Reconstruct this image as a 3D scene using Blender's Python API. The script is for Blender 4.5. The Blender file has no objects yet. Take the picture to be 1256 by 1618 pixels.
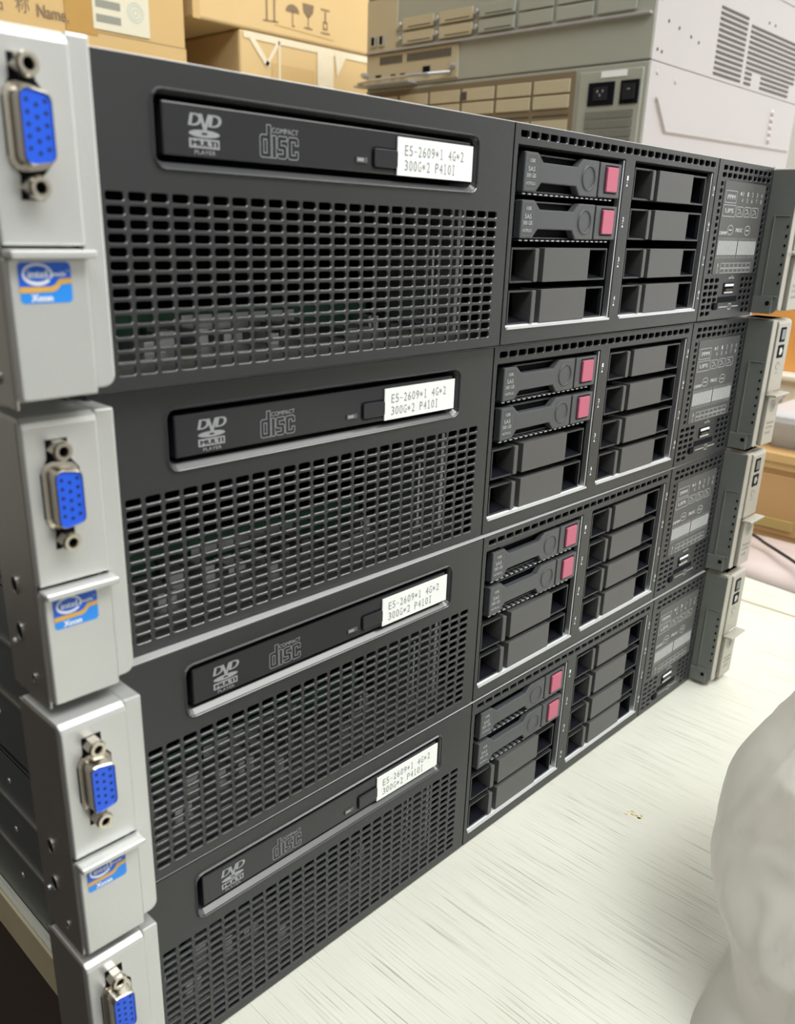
import bpy, math, random
from mathutils import Matrix, Vector, noise
random.seed(7)
PI = math.pi
SC = bpy.context.scene
COL = SC.collection

# ------------------------------------------------------------ camera, world, lights, exposure
cam_data = bpy.data.cameras.new('camera')
cam = bpy.data.objects.new('camera', cam_data); COL.objects.link(cam); SC.camera = cam
RR = ((0.69487, -0.71843, 0.03187), (-0.22430, -0.25863, -0.93957), (0.68326, 0.64573, -0.34086))
cm = Matrix(((RR[0][0], -RR[1][0], -RR[2][0]), (RR[0][1], -RR[1][1], -RR[2][1]), (RR[0][2], -RR[1][2], -RR[2][2]))).to_4x4()
cm.translation = Vector((-0.12102, -0.22567, 0.30999))
cam.matrix_world = cm
cam_data.sensor_fit = 'VERTICAL'; cam_data.sensor_height = 24.0; cam_data.sensor_width = 24.0 * 1256 / 1618
cam_data.lens = 1348.27 / 1618 * 24.0
cam_data.shift_y = 34.9 / 1618
cam_data.clip_start = 0.01; cam_data.clip_end = 30
cam_data.dof.use_dof = True; cam_data.dof.focus_distance = 0.42; cam_data.dof.aperture_fstop = 10.5

w = bpy.data.worlds.new('room_air'); SC.world = w; w.use_nodes = True
w.node_tree.nodes['Background'].inputs[0].default_value = (0.93, 0.97, 1.0, 1)
w.node_tree.nodes['Background'].inputs[1].default_value = 0.42

def area(name, loc, target, sx, sy, power, color):
    l = bpy.data.lights.new(name, 'AREA'); l.shape = 'RECTANGLE'; l.size = sx; l.size_y = sy
    l.energy = power; l.color = color
    o = bpy.data.objects.new(name, l); COL.objects.link(o); o.location = loc
    o.rotation_euler = (Vector(target) - Vector(loc)).to_track_quat('-Z', 'Y').to_euler()
    return o
area('ceiling_lamp_light', (0.9, -0.9, 1.75), (0.6, -0.3, 0), 1.8, 0.9, 31, (1.0, 0.99, 0.95))
area('ceiling_lamp_light', (1.7, 0.5, 1.75), (1.4, 0.4, 0), 1.3, 0.7, 13, (1.0, 0.97, 0.95))
area('ceiling_lamp_light', (-0.2, -0.9, 1.75), (0.0, -0.1, 0.1), 1.4, 0.7, 21, (0.97, 0.99, 1.0))
area('ceiling_lamp_light', (0.5, 0.55, 1.80), (0.5, 0.6, 0), 1.4, 0.5, 8, (1.0, 0.98, 0.93))
SC.view_settings.view_transform = 'Standard'; SC.view_settings.look = 'None'
SC.view_settings.gamma = 1.0; SC.view_settings.use_curve_mapping = False
SC.view_settings.exposure = 0.30
ADDED_GLOW = 1.3

# ------------------------------------------------------------ materials
def mat(name, col, rough=0.5, metal=0.0, spec=0.5, noise_bump=0, bump_scale=400, var=0.0, var_scale=20, **kw):
    m = bpy.data.materials.new(name); m.use_nodes = True
    nt = m.node_tree; b = nt.nodes['Principled BSDF']
    b.inputs['Base Color'].default_value = (*col, 1); b.inputs['Roughness'].default_value = rough
    b.inputs['Metallic'].default_value = metal; b.inputs['Specular IOR Level'].default_value = spec
    for k, v in kw.items(): b.inputs[k].default_value = v
    tc = nt.nodes.new('ShaderNodeTexCoord')
    if var:
        n = nt.nodes.new('ShaderNodeTexNoise'); n.inputs['Scale'].default_value = var_scale; n.inputs['Detail'].default_value = 5
        mx = nt.nodes.new('ShaderNodeMix'); mx.data_type = 'RGBA'
        mx.inputs[6].default_value = (*[max(0, c * (1 - var)) for c in col], 1)
        mx.inputs[7].default_value = (*[min(1, c * (1 + var)) for c in col], 1)
        nt.links.new(tc.outputs['Object'], n.inputs['Vector']); nt.links.new(n.outputs['Fac'], mx.inputs[0])
        nt.links.new(mx.outputs[2], b.inputs['Base Color'])
    if noise_bump:
        n = nt.nodes.new('ShaderNodeTexNoise'); n.inputs['Scale'].default_value = bump_scale
        bp = nt.nodes.new('ShaderNodeBump'); bp.inputs['Strength'].default_value = noise_bump; bp.inputs['Distance'].default_value = 0.001
        nt.links.new(tc.outputs['Object'], n.inputs['Vector']); nt.links.new(n.outputs['Fac'], bp.inputs['Height'])
        nt.links.new(bp.outputs[0], b.inputs['Normal'])
    return m

M = {}
M['black'] = mat('black_plastic', (0.019, 0.0205, 0.022), 0.40, 0, 0.6, 0.12, 2500, 0.12, 40)
M['edge_gloss'] = mat('lightened_glossy_edge_plastic', (0.05, 0.052, 0.055), 0.26, 0, 0.9)  # lighter than the black plastic, painting in the glint along lips and holes
M['gloss'] = mat('glossy_black_plastic', (0.02, 0.021, 0.024), 0.22, 0, 0.5)
M['deep'] = mat('dark_plastic_and_shade', (0.004, 0.0045, 0.008), 0.7, 0, 0.12)  # near-black; also paints shade into pockets, bays and gaps
M['grey_plastic'] = mat('dark_grey_plastic', (0.080, 0.080, 0.080), 0.45, 0, 0.5, 0.1, 2500)
M['carrier'] = mat('drive_carrier_plastic', (0.066, 0.070, 0.075), 0.4, 0, 0.5, 0.08, 2500)
M['silver'] = mat('silver_painted_metal', (0.60, 0.61, 0.60), 0.36, 0.55, 0.5, 0.04, 900, 0.04, 60)
M['steel'] = mat('zinc_steel', (0.46, 0.45, 0.42), 0.38, 0.9, 0.5, 0.05, 500, 0.1, 30)
M['liner'] = mat('bay_liner_metal', (0.52, 0.54, 0.56), 0.35, 0.8)
M['chassis'] = mat('chassis_side_metal', (0.20, 0.22, 0.23), 0.4, 0.75, 0.5, 0.03, 400, 0.1, 12)
M['nickel'] = mat('nickel_plating', (0.62, 0.58, 0.50), 0.24, 1.0)
M['blue'] = mat('blue_connector_plastic', (0.01, 0.10, 0.74), 0.35)
M['pin'] = mat('pin_hole_dark', (0.003, 0.01, 0.06), 0.7)
M['white_print'] = mat('light_grey_print', (0.50, 0.52, 0.52), 0.5)
M['faint_print'] = mat('grey_print', (0.17, 0.18, 0.19), 0.45)
M['logo'] = mat('disc_logo_print', (0.30, 0.31, 0.32), 0.45)
M['paper'] = mat('white_sticker_paper', (0.84, 0.86, 0.84), 0.6)
M['ink'] = mat('grey_label_ink', (0.24, 0.26, 0.27), 0.6)
M['rose'] = mat('rose_plastic', (0.50, 0.11, 0.18), 0.4, 0, 0.5, 0, 1)
M['badge_blue'] = mat('badge_blue', (0.004, 0.12, 0.72), 0.3)
M['badge_light'] = mat('badge_light_blue', (0.02, 0.27, 0.84), 0.3)
M['badge_gold'] = mat('badge_gold', (0.72, 0.42, 0.08), 0.35)
M['badge_white'] = mat('badge_white', (0.85, 0.9, 0.95), 0.35)
M['green'] = mat('circuit_board_green', (0.03, 0.12, 0.07), 0.5)
M['ear_wall'] = mat('ear_inner_grey', (0.16, 0.17, 0.158), 0.42, 0, 0.5)
M['lid_lip'] = mat('folded_lid_metal', (0.50, 0.50, 0.50), 0.4, 0.3)
M['sill'] = mat('sill_metal_painted_glint', (0.62, 0.64, 0.65), 0.35, 0.3)  # lightened to paint in the sloped lip catching light
M['beige'] = mat('beige_painted_ear', (0.40, 0.385, 0.34), 0.42, 0.3)

# ------------------------------------------------------------ mesh helpers
class MB:
    def __init__(s): s.v = []; s.f = []; s.m = []; s.mats = []
    def mi(s, m):
        if m not in s.mats: s.mats.append(m)
        return s.mats.index(m)
    def add(s, vs, fs, m):
        b = len(s.v); s.v += [tuple(p) for p in vs]; k = s.mi(m)
        for f in fs: s.f.append([i + b for i in f]); s.m.append(k)
    def box(s, x0, x1, y0, y1, z0, z1, m):
        s.add([(x0,y0,z0),(x1,y0,z0),(x1,y1,z0),(x0,y1,z0),(x0,y0,z1),(x1,y0,z1),(x1,y1,z1),(x0,y1,z1)],
              [(0,1,5,4),(1,2,6,5),(2,3,7,6),(3,0,4,7),(4,5,6,7),(3,2,1,0)], m)
    def prism(s, pts, y0, y1, m):       # polygon in xz (counter-clockwise seen from -y), extruded along y
        n = len(pts); a = sum(pts[i][0]*pts[(i+1)%n][1]-pts[(i+1)%n][0]*pts[i][1] for i in range(n))
        if a < 0: pts = pts[::-1]
        s.add([(x,y0,z) for x,z in pts]+[(x,y1,z) for x,z in pts],
              [tuple(range(n)), tuple(range(2*n-1, n-1, -1))]+[(i, i+n, (i+1)%n+n, (i+1)%n) for i in range(n)], m)
    def flat(s, pts, y, m):
        n = len(pts); a = sum(pts[i][0]*pts[(i+1)%n][1]-pts[(i+1)%n][0]*pts[i][1] for i in range(n))
        if a < 0: pts = pts[::-1]
        s.add([(x,y,z) for x,z in pts], [tuple(range(n))], m)
    def loft(s, rings, m, cap0=False, cap1=False, closed=True):
        n = len(rings[0]); vs = [p for r in rings for p in r]; fs = []
        for k in range(len(rings)-1):
            for i in range(n if closed else n-1):
                j = (i+1) % n; fs.append((k*n+i, k*n+j, (k+1)*n+j, (k+1)*n+i))
        if cap0: fs.append(tuple(range(n-1, -1, -1)))
        if cap1: fs.append(tuple((len(rings)-1)*n+i for i in range(n)))
        s.add(vs, fs, m)
    def cyl(s, c, axis, r0, r1, h, m, n=20, cap0=True, cap1=True, rot=0):
        a = Vector(axis).normalized(); u = a.orthogonal().normalized(); v = a.cross(u); c = Vector(c)
        R = [[c + a*t + (u*math.cos(rot+2*PI*i/n)+v*math.sin(rot+2*PI*i/n))*r for i in range(n)] for t, r in ((0, r0), (h, r1))]
        s.loft(R, m, cap0, cap1)
    def tube(s, pts, r, m, n=8):
        rings = []; P = [Vector(p) for p in pts]
        for i, p in enumerate(P):
            d = (P[min(i+1, len(P)-1)] - P[max(i-1, 0)]).normalized()
            u = d.cross(Vector((0.13, 0.2, 1))).normalized(); v = d.cross(u)
            rings.append([p + (u*math.cos(2*PI*k/n)+v*math.sin(2*PI*k/n))*r for k in range(n)])
        s.loft(rings, m, True, True)
    def line(s, pts, wd, y, m, closed=False):   # flat printed ribbon in xz
        P = pts + [pts[0]] if closed else pts
        for i_, ((x0, z0), (x1, z1)) in enumerate(zip(P, P[1:])):
            d = math.hypot(x1-x0, z1-z0) or 1e-9; ux, uz = (x1-x0)/d*wd/2, (z1-z0)/d*wd/2
            s.flat([(x0-ux+uz, z0-uz-ux), (x1+ux+uz, z1+uz-ux), (x1+ux-uz, z1+uz+ux), (x0-ux-uz, z0-uz+ux)], y-.000012*(i_ % 3), m)
    def mesh(s, name):
        me = bpy.data.meshes.new(name); me.from_pydata(s.v, [], s.f)
        for m in s.mats: me.materials.append(m)
        me.polygons.foreach_set('material_index', s.m); me.update(); return me
    def build(s, name, parent=None, bevel=0, seg=2, smooth=False, label=None):
        o = bpy.data.objects.new(name, s.mesh(name)); COL.objects.link(o); o.parent = parent
        if bevel:
            b = o.modifiers.new('bevel', 'BEVEL'); b.width = bevel; b.segments = seg; b.limit_method = 'ANGLE'; b.angle_limit = math.radians(40)
        if smooth: o.data.polygons.foreach_set('use_smooth', [True]*len(o.data.polygons))
        if label: o['label'] = label
        return o

def rrect(x0, x1, z0, z1, r, n=4):
    P = []
    for cx, cz, a0 in ((x1-r, z0+r, -90), (x1-r, z1-r, 0), (x0+r, z1-r, 90), (x0+r, z0+r, 180)):
        for i in range(n+1):
            a = math.radians(a0 + 90*i/n); P.append((cx+r*math.cos(a), cz+r*math.sin(a)))
    return P

def plate(mb, X0, X1, Z0, Z1, holes, y0, y1, m, m_in=None, arc=3, ch=.00020):
    """flat plate in xz with through holes (x0,x1,z0,z1,r); front at y0, back at y1"""
    m_in = m_in or m
    rows = []
    for h in sorted(holes, key=lambda h: (h[2]+h[3])/2):
        c = (h[2]+h[3])/2
        if rows and abs(rows[-1][0]-c) < 0.0006: rows[-1][1].append(h)
        else: rows.append((c, [h]))
    zc = [Z0]
    for a, b in zip(rows, rows[1:]): zc.append((max(h[3] for h in a[1]) + min(h[2] for h in b[1]))/2)
    zc.append(Z1)
    for k, (c, hs) in enumerate(rows):
        hs.sort(); xc = [X0] + [(a[1]+b[0])/2 for a, b in zip(hs, hs[1:])] + [X1]
        for i, h in enumerate(hs):
            a, b, lo, hi = xc[i], xc[i+1], zc[k], zc[k+1]
            ring = rrect(*h[:4], h[4], arc); n = arc+1
            front = rrect(h[0]-ch, h[1]+ch, h[2]-ch, h[3]+ch, h[4]+ch*.6, arc) if ch else ring
            cor = [(b, lo), (b, hi), (a, hi), (a, lo)]
            for y, flip in ((y0, False), (y1, True)):
                vs = [(x, y, z) for x, z in (ring if flip else front)] + [(x, y, z) for x, z in cor]; fs = []; N = 4*n
                for q in range(4):
                    for t in range(arc): fs.append((N+q, q*n+t+1, q*n+t))
                    fs.append((N+q, N+(q+1) % 4, ((q+1) % 4)*n, q*n+arc))
                if flip: fs = [f[::-1] for f in fs]
                mb.add(vs, fs, m)
            N = len(ring)
            if ch: mb.add([(x, y0, z) for x, z in front]+[(x, y0+ch, z) for x, z in ring], [(j, (j+1) % N, (j+1) % N+N, j+N) for j in range(N)], m_in)
            mb.add([(x, y0+ch, z) for x, z in ring]+[(x, y1, z) for x, z in ring], [(j, (j+1) % N, (j+1) % N+N, j+N) for j in range(N)], m_in)
    for (a, b, c, d) in ((X0,X1,Z0,Z0),(X1,X1,Z0,Z1),(X1,X0,Z1,Z1),(X0,X0,Z1,Z0)):
        mb.add([(a,y0,c),(b,y0,d),(b,y1,d),(a,y1,c)], [(3,2,1,0)], m)

_tc = {}
def text_geo(s):
    if s not in _tc:
        cu = bpy.data.curves.new('lettering', 'FONT'); cu.body = s; cu.resolution_u = 3
        o = bpy.data.objects.new('lettering', cu); COL.objects.link(o)
        dg = bpy.context.evaluated_depsgraph_get(); me = bpy.data.meshes.new_from_object(o.evaluated_get(dg))
        _tc[s] = ([tuple(v.co) for v in me.vertices], [tuple(p.vertices) for p in me.polygons])
        bpy.data.objects.remove(o); bpy.data.curves.remove(cu); bpy.data.meshes.remove(me)
    return _tc[s]
def text(mb, s, x0, z0, x1, z1, y, m, shear=0.0, plane='xz', bold=0):
    vs, fs = text_geo(s)
    if not vs: return
    ax, bx = min(v[0] for v in vs), max(v[0] for v in vs); az, bz = min(v[1] for v in vs), max(v[1] for v in vs)
    sx, sz = (x1-x0)/max(bx-ax, 1e-6), (z1-z0)/max(bz-az, 1e-6)
    for jj, off in enumerate((-bold/2, 0, bold/2, bold) if bold else (0,)):
        out = []
        for vx, vz, _ in vs:
            X, Z = x0+off+(vx-ax)*sx+shear*(vz-az)*sz, z0+(vz-az)*sz
            out.append((X, y-jj*.000012, Z))
        mb.add(out, fs, m)
def mono(mb, s, x0, z0, pitch, h, y, m, wd=0.8):
    for i, c in enumerate(s):
        if c == ' ': continue
        if c == '-': mb.flat(rrect(x0+i*pitch+pitch*.12, x0+i*pitch+pitch*.82, z0+h*.42, z0+h*.50, h*.02, 1), y, m); continue
        if c == '*':
            cx, cz = x0+i*pitch+pitch*.45, z0+h*.5
            for a in (90, 30, 150):
                dx, dz = math.cos(math.radians(a))*pitch*.36, math.sin(math.radians(a))*h*.26
                mb.line([(cx-dx, cz-dz), (cx+dx, cz+dz)], h*.08, y, m)
            continue
        a = x0+i*pitch+pitch*(1-wd)/2
        if c in '1I':
            cx = a+pitch*wd/2; mb.line([(cx, z0), (cx, z0+h)], h*.09, y, m); mb.line([(cx-pitch*.25, z0+h*.04), (cx+pitch*.25, z0+h*.04)], h*.07, y, m)
            mb.line([(cx-pitch*.25, z0+h*.9), (cx, z0+h*.96)] if c == '1' else [(cx-pitch*.25, z0+h*.96), (cx+pitch*.25, z0+h*.96)], h*.07, y, m)
            continue
        text(mb, c, a, z0, a+pitch*wd, z0+h, y, m)

def tag(o, label, cat, group=None, kind=None):
    o['label'] = label; o['category'] = cat
    if group: o['group'] = group
    if kind: o['kind'] = kind
    return o
def empty(name, loc=(0,0,0), rz=0):
    o = bpy.data.objects.new(name, None); COL.objects.link(o); o.location = loc; o.rotation_euler = (0, 0, rz); o.empty_display_size = 0.02
    return o
def structure(o): o['kind'] = 'structure'; return o
def copy_tree(o, parent=None):
    c = o.copy(); COL.objects.link(c); c.parent = parent
    for ch in list(o.children): copy_tree(ch, c)
    return c

mm = 0.001
# ------------------------------------------------------------ the room
M['wall'] = mat('cream_wall_paint', (0.80, 0.79, 0.75), 0.8, 0, 0.3, 0.05, 60)
M['floor'] = mat('dark_floor', (0.06, 0.055, 0.05), 0.6, 0, 0.4, 0, 1, 0.2, 5)
b = MB(); b.box(-1.6, 3.2, -1.8, 2.4, -0.80, -0.75, M['floor']); structure(b.build('floor'))
b = MB(); b.box(-1.6, 3.2, 2.3, 2.4, -0.75, 1.95, M['wall']); structure(b.build('wall_back'))
b = MB(); b.box(3.1, 3.2, -1.8, 2.3, -0.75, 1.95, M['wall']); structure(b.build('wall_right'))
b = MB(); b.box(-1.6, 3.2, -1.8, 2.4, 1.95, 2.0, M['wall']); structure(b.build('ceiling'))
M['brown_wall'] = mat('added_dark_brown_wall', (0.10, 0.075, 0.055), 0.7, 0, 0.3, 0, 1, 0.2, 4)
b = MB(); b.box(-1.7, -1.6, -1.8, 2.4, -0.75, 1.95, M['brown_wall']); structure(b.build('wall_left'))  # unseen wall, added dark brown to cut light from the left
M['taupe_wall'] = mat('taupe_wall_paint', (0.50, 0.50, 0.49), 0.8, 0, 0.3)
b = MB(); b.box(-1.6, 3.2, -1.9, -1.8, -0.75, 1.95, M['taupe_wall']); structure(b.build('wall_front'))
# tall daylight stand-in: unseen glowing window added to brighten the servers' reflections
M['frame'] = mat('white_added_frame', (0.8, 0.8, 0.78), 0.5)
M['added_glow'] = bpy.data.materials.new('added_glow_pane'); M['added_glow'].use_nodes = True
_b = M['added_glow'].node_tree.nodes['Principled BSDF']; _b.inputs['Emission Color'].default_value = (0.97, 0.98, 0.95, 1); _b.inputs['Emission Strength'].default_value = ADDED_GLOW
win = empty('added_window', (3.08, -0.75, 0.0)); structure(win)
b = MB(); b.box(.004, .012, -.95, .95, -.45, 1.35, M['added_glow']); b.build('added_window_pane', win)
b = MB()
for y_ in (-1.0, -.02, .95): b.box(-.02, .02, y_, y_+.05, -.5, 1.4, M['frame'])
for z_ in (-.5, .45, 1.35): b.box(-.02, .02, -.95, .95, z_, z_+.05, M['frame'])
b.build('added_window_frame', win)

# ------------------------------------------------------------ tables
def wood_mat():
    m = bpy.data.materials.new('whitewashed_wood_laminate'); m.use_nodes = True; nt = m.node_tree; N = nt.nodes; L = nt.links
    bs = N['Principled BSDF']; bs.inputs['Roughness'].default_value = 0.5; bs.inputs['Specular IOR Level'].default_value = 0.35
    tc = N.new('ShaderNodeTexCoord')
    dist = N.new('ShaderNodeTexNoise'); dist.inputs['Scale'].default_value = 5.0; dist.inputs['Detail'].default_value = 2
    L.new(tc.outputs['Object'], dist.inputs['Vector'])
    mp = N.new('ShaderNodeMapping'); mp.inputs['Scale'].default_value = (1250, 16, 20)
    add = N.new('ShaderNodeVectorMath'); add.operation = 'MULTIPLY_ADD'; add.inputs[1].default_value = (0.006, 0, 0)
    L.new(dist.outputs['Color'], add.inputs[0]); L.new(tc.outputs['Object'], add.inputs[2]); L.new(add.outputs[0], mp.inputs['Vector'])
    n1 = N.new('ShaderNodeTexNoise'); n1.inputs['Scale'].default_value = 1.0; n1.inputs['Detail'].default_value = 3; n1.inputs['Roughness'].default_value = 0.6
    L.new(mp.outputs[0], n1.inputs['Vector'])
    cr = N.new('ShaderNodeValToRGB'); e = cr.color_ramp.elements
    e[0].position = 0.34; e[0].color = (0.36, 0.36, 0.31, 1); e[1].position = 0.39; e[1].color = (0.545, 0.55, 0.485, 1)
    x = cr.color_ramp.elements.new(0.44); x.color = (0.60, 0.605, 0.535, 1)
    x = cr.color_ramp.elements.new(0.7); x.color = (0.64, 0.645, 0.57, 1)
    L.new(n1.outputs['Fac'], cr.inputs['Fac'])
    n2 = N.new('ShaderNodeTexNoise'); n2.inputs['Scale'].default_value = 14; n2.inputs['Detail'].default_value = 4
    L.new(tc.outputs['Object'], n2.inputs['Vector'])
    mx = N.new('ShaderNodeMix'); mx.data_type = 'RGBA'; mx.blend_type = 'MULTIPLY'; mx.inputs[0].default_value = 0.5
    c2 = N.new('ShaderNodeValToRGB'); c2.color_ramp.elements[0].position = 0.35; c2.color_ramp.elements[0].color = (0.86, 0.87, 0.84, 1); c2.color_ramp.elements[1].position = 0.65; c2.color_ramp.elements[1].color = (1, 1, 1, 1)
    L.new(n2.outputs['Fac'], c2.inputs['Fac']); L.new(cr.outputs[0], mx.inputs[6]); L.new(c2.outputs[0], mx.inputs[7])
    L.new(mx.outputs[2], bs.inputs['Base Color'])
    bp = N.new('ShaderNodeBump'); bp.inputs['Strength'].default_value = 0.25; bp.inputs['Distance'].default_value = 0.0003
    L.new(n1.outputs['Fac'], bp.inputs['Height']); L.new(bp.outputs[0], bs.inputs['Normal'])
    return m
M['wood'] = wood_mat()
M['edge'] = mat('cream_edge_band', (0.62, 0.56, 0.37), 0.5, 0, 0.4, 0, 1, 0.1, 30)
M['leg'] = mat('brown_board', (0.075, 0.055, 0.04), 0.6)
M['stain'] = mat('ochre_stain', (0.50, 0.40, 0.16), 0.6)
T0 = -0.0008
def table(name, x0, x1, y0, y1, label):
    t = empty(name, ((x0+x1)/2, (y0+y1)/2, -0.75))
    ox, oy, oz = t.location
    m1 = MB(); m1.box(x0-ox+0.001, x1-ox-0.0005, y0-oy, y1-oy, T0-0.001-oz-0.018, T0-oz, M['wood']); m1.build('tabletop', t)
    m1 = MB()
    m1.box(x0-ox-0.0005, x0-ox+0.0009, y0-oy, y1-oy, T0-0.022-oz, T0-0.0004-oz, M['edge']); m1.build('edge_band', t, label='cream edge band')
    for a in (x0+0.02, x1-0.045):
        m1 = MB(); m1.box(a-ox, a-ox+0.02, y0-oy+0.05, y1-oy-0.05, 0, T0-0.0195-oz, M['leg']); m1.build('side_panel', t, bevel=0.001)
    return tag(t, label, 'table')
t1 = table('work_table', -0.0105, 0.612, -0.62, 0.86, 'whitewashed wood-grain table under the stack of black servers')
t2 = table('side_table', 0.6145, 2.1, -0.62, 0.86, 'cream table beyond the seam, carrying the wooden drawer box and grey stack')
t3 = table('back_table', 0.10, 2.1, 0.87, 1.75, 'table against the back carrying the brown cardboard cartons')
# ochre fleck and small dark specks belong to the table
m1 = MB(); ox, oy, oz = t1.location
for k in range(9):
    cx, cy = 0.2684+random.uniform(-.0035, .0035), -0.0505+random.uniform(-.004, .004); r = random.uniform(.0004, .0011)
    m1.add([(cx-ox+r*math.cos(a)*random.uniform(.5, 1.3), cy-oy+1.7*r*math.sin(a)*random.uniform(.5, 1.3), T0-oz+0.00006) for a in [j*PI/4 for j in range(8)]], [tuple(range(8))], M['stain'])
m1.build('stain', t1, label='small ochre stain')

# ------------------------------------------------------------ the rack server (all four share these parts)
H = 0.0866
def build_server(text_rows):
    S = empty('rack_server')
    # chassis
    c = MB(); ch = M['chassis']
    c.box(-.0062, -.0052, .012, .70, .0006, .0862, ch); c.box(.4342, .4352, .012, .70, .0006, .0862, ch)
    c.box(-.0062, .4352, .004, .70, .0003, .0013, ch); c.box(-.0062, .4352, .006, .70, .0855, .0864, ch)
    c.box(-.0062, .4352, .699, .70, .0006, .0862, ch)
    c.box(-.0072, -.0062, .03, .66, .060, .0612, M['steel']); c.box(-.0072, -.0062, .03, .66, .032, .0332, M['steel'])
    c.box(-.0066, -.0062, .062, .0625, .0332, .060, M['deep'])
    c.build('chassis', S)
    c = MB(); c.box(-.0098, .4366, .0006, .012, .08655, .0870, M['lid_lip']); c.build('lid_edge', S, bevel=.0002, label='bright folded lid edge')
    c = MB()
    for y in (.085, .115, .16, .215):
        for z in (.020, .046, .072): c.cyl((-.0060, y, z), (-1, 0, 0), .0016, .0013, .0008, M['steel'], 12)
    c.build('rivet', S)
    # interior seen through the perforations
    c = MB(); c.box(-.004, .176, .0095, .0105, .0014, .0062, M['steel']); c.box(-.004, .176, .0105, .06, .0058, .0066, M['steel'])
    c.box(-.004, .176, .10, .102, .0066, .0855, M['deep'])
    for k in range(14):
        x = .006+k*.0118; c.box(x, x+random.uniform(.004, .009), random.uniform(.014, .03), .036, .0066, .0066+random.uniform(.002, .006), random.choice([M['grey_plastic'], M['liner'], M['chassis']]))
    c.build('inner_tray', S, bevel=.0003)
    c = MB(); c.box(.000, .135, .040, .042, .0070, .018, M['green']); c.box(.03, .04, .036, .040, .008, .014, M['grey_plastic']); c.box(.045, .095, .0385, .0400, .010, .0155, M['liner']); c.build('circuit_board', S)
    c = MB(); c.box(.1545, .1565, .0085, .035, .007, .0560, M['liner']); c.box(.1440, .1452, .012, .045, .010, .040, M['liner']); c.box(.1565, .1600, .0300, .0305, .007, .056, M['chassis']); c.build('inner_bracket', S)
    # left bezel
    bz = MB()
    hs = [(.00614+.0068*k, .00614+.0068*k+.0055, .0534-.003585*j-.00245, .0534-.003585*j, .0008) for k in range(-2, 24) for j in range(14)]
    hs = [h for h in hs if h[0] > -.0095 and h[1] < .1700]
    rec = (.0150, .1537, .0600, .0795, .0030)
    plate(bz, -.0100, .1757, .0004, H, hs+[rec], 0, .0010, M['black'], M['edge_gloss'])
    # rim sloping into the drive recess
    r0 = rrect(*rec[:4], .003, 3)
    r1 = rrect(.0160, .1528, .0616, .0786, .0022, 3); r2 = rrect(.0165, .1523, .0622, .0782, .0018, 3)
    bz.loft([[(x, 0.0, z) for x, z in r0], [(x, .0018, z) for x, z in r1], [(x, .012, z) for x, z in r2]], M['edge_gloss'])
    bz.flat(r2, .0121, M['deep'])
    lip0 = rrect(.0143, .1544, .0593, .0802, .0036, 3); lipm = rrect(.0147, .1540, .0597, .0798, .0033, 3)
    bz.loft([[(x, 0, z) for x, z in lip0], [(x, -.0008, z) for x, z in lipm], [(x, -.0005, z) for x, z in r0], [(x, .0003, z) for x, z in r0]], M['edge_gloss'])
    for (x0, x1, z0, z1) in ((-.0100, .1757, .0004, .0014), (-.0100, .1757, H-.0010, H), (.1747, .1757, .0014, H-.0010), (-.0100, -.009, .0014, H-.0010)):
        bz.box(x0, x1, .0014, .0115, z0, z1, M['black'])
    bz.build('perforated_bezel', S)
    # optical drive
    od = MB(); od.box(.0181, .1502, .0006, .0125, .0634, .0771, M['gloss']); o = od.build('optical_drive', S, bevel=.0005, seg=2)
    bt = MB(); bt.prism(rrect(.0987, .1100, .0656, .0713, .0009), -.0004, .0006, M['gloss']); bt.build('eject_button', o, bevel=.0002)
    bt = MB(); bt.line(rrect(.0983, .1104, .0652, .0717, .0011), .0004, .00045, M['deep'], True); bt.build('button_gap', o)
    bt = MB(); bt.box(.0906, .0958, .00015, .0006, .0664, .0681, M['grey_plastic']); bt.box(.0911, .0940, .0001, .0002, .0668, .0678, M['logo']); bt.build('activity_light', o)
    p = MB(); w_ = M['logo']; y = .0005
    text(p, 'D', .0264, .0716, .0301, .0748, y, w_, .25, bold=.0003); text(p, 'V', .0298, .0700, .0334, .0748, y-.00006, w_, .05, bold=.0003); text(p, 'D', .0331, .0716, .0368, .0748, y, w_, .25, bold=.0003)
    el = [(.0316+.0052*math.cos(a), .0697+.0010*math.sin(a)) for a in [i*PI/12 for i in range(24)]]; p.flat(el, y, w_)
    p.flat([(.0316+.0011*math.cos(a), .0697+.0003*math.sin(a)) for a in [i*PI/6 for i in range(12)]], y-.00005, M['gloss'])
    p.flat([(.0264, .0659), (.0366, .0659), (.0366, .0684), (.0264, .0684)], y, w_)
    text(p, 'MULTI', .0272, .0664, .0358, .0679, y-.00005, M['gloss'], bold=.0002)
    text(p, 'PLAYER', .0281, .0643, .0352, .0654, y, w_)
    X, Z, k = .0512, .0652, .00098
    def glyph(pts, dx): p.line([(X+(dx+a)*k, Z+b_*k) for a, b_ in pts], .00022, y, w_, True)
    glyph([(0,.6),(.6,0),(4.2,0),(4.2,9.2),(2.6,9.2),(2.6,6.4),(.6,6.4),(0,5.8)], 0); glyph([(1.4,1.3),(2.6,1.3),(2.6,5.1),(1.4,5.1)], 0)
    glyph([(0,0),(1.5,0),(1.5,6.4),(0,6.4)], 4.7)
    glyph([(0,.6),(.6,0),(3,0),(3.7,.6),(3.7,3.1),(3.1,3.8),(1.5,3.8),(1.5,5.1),(3.7,5.1),(3.7,6.4),(.6,6.4),(0,5.8),(0,3.1),(.6,2.5),(2.2,2.5),(2.2,1.3),(0,1.3)], 6.7)
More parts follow.
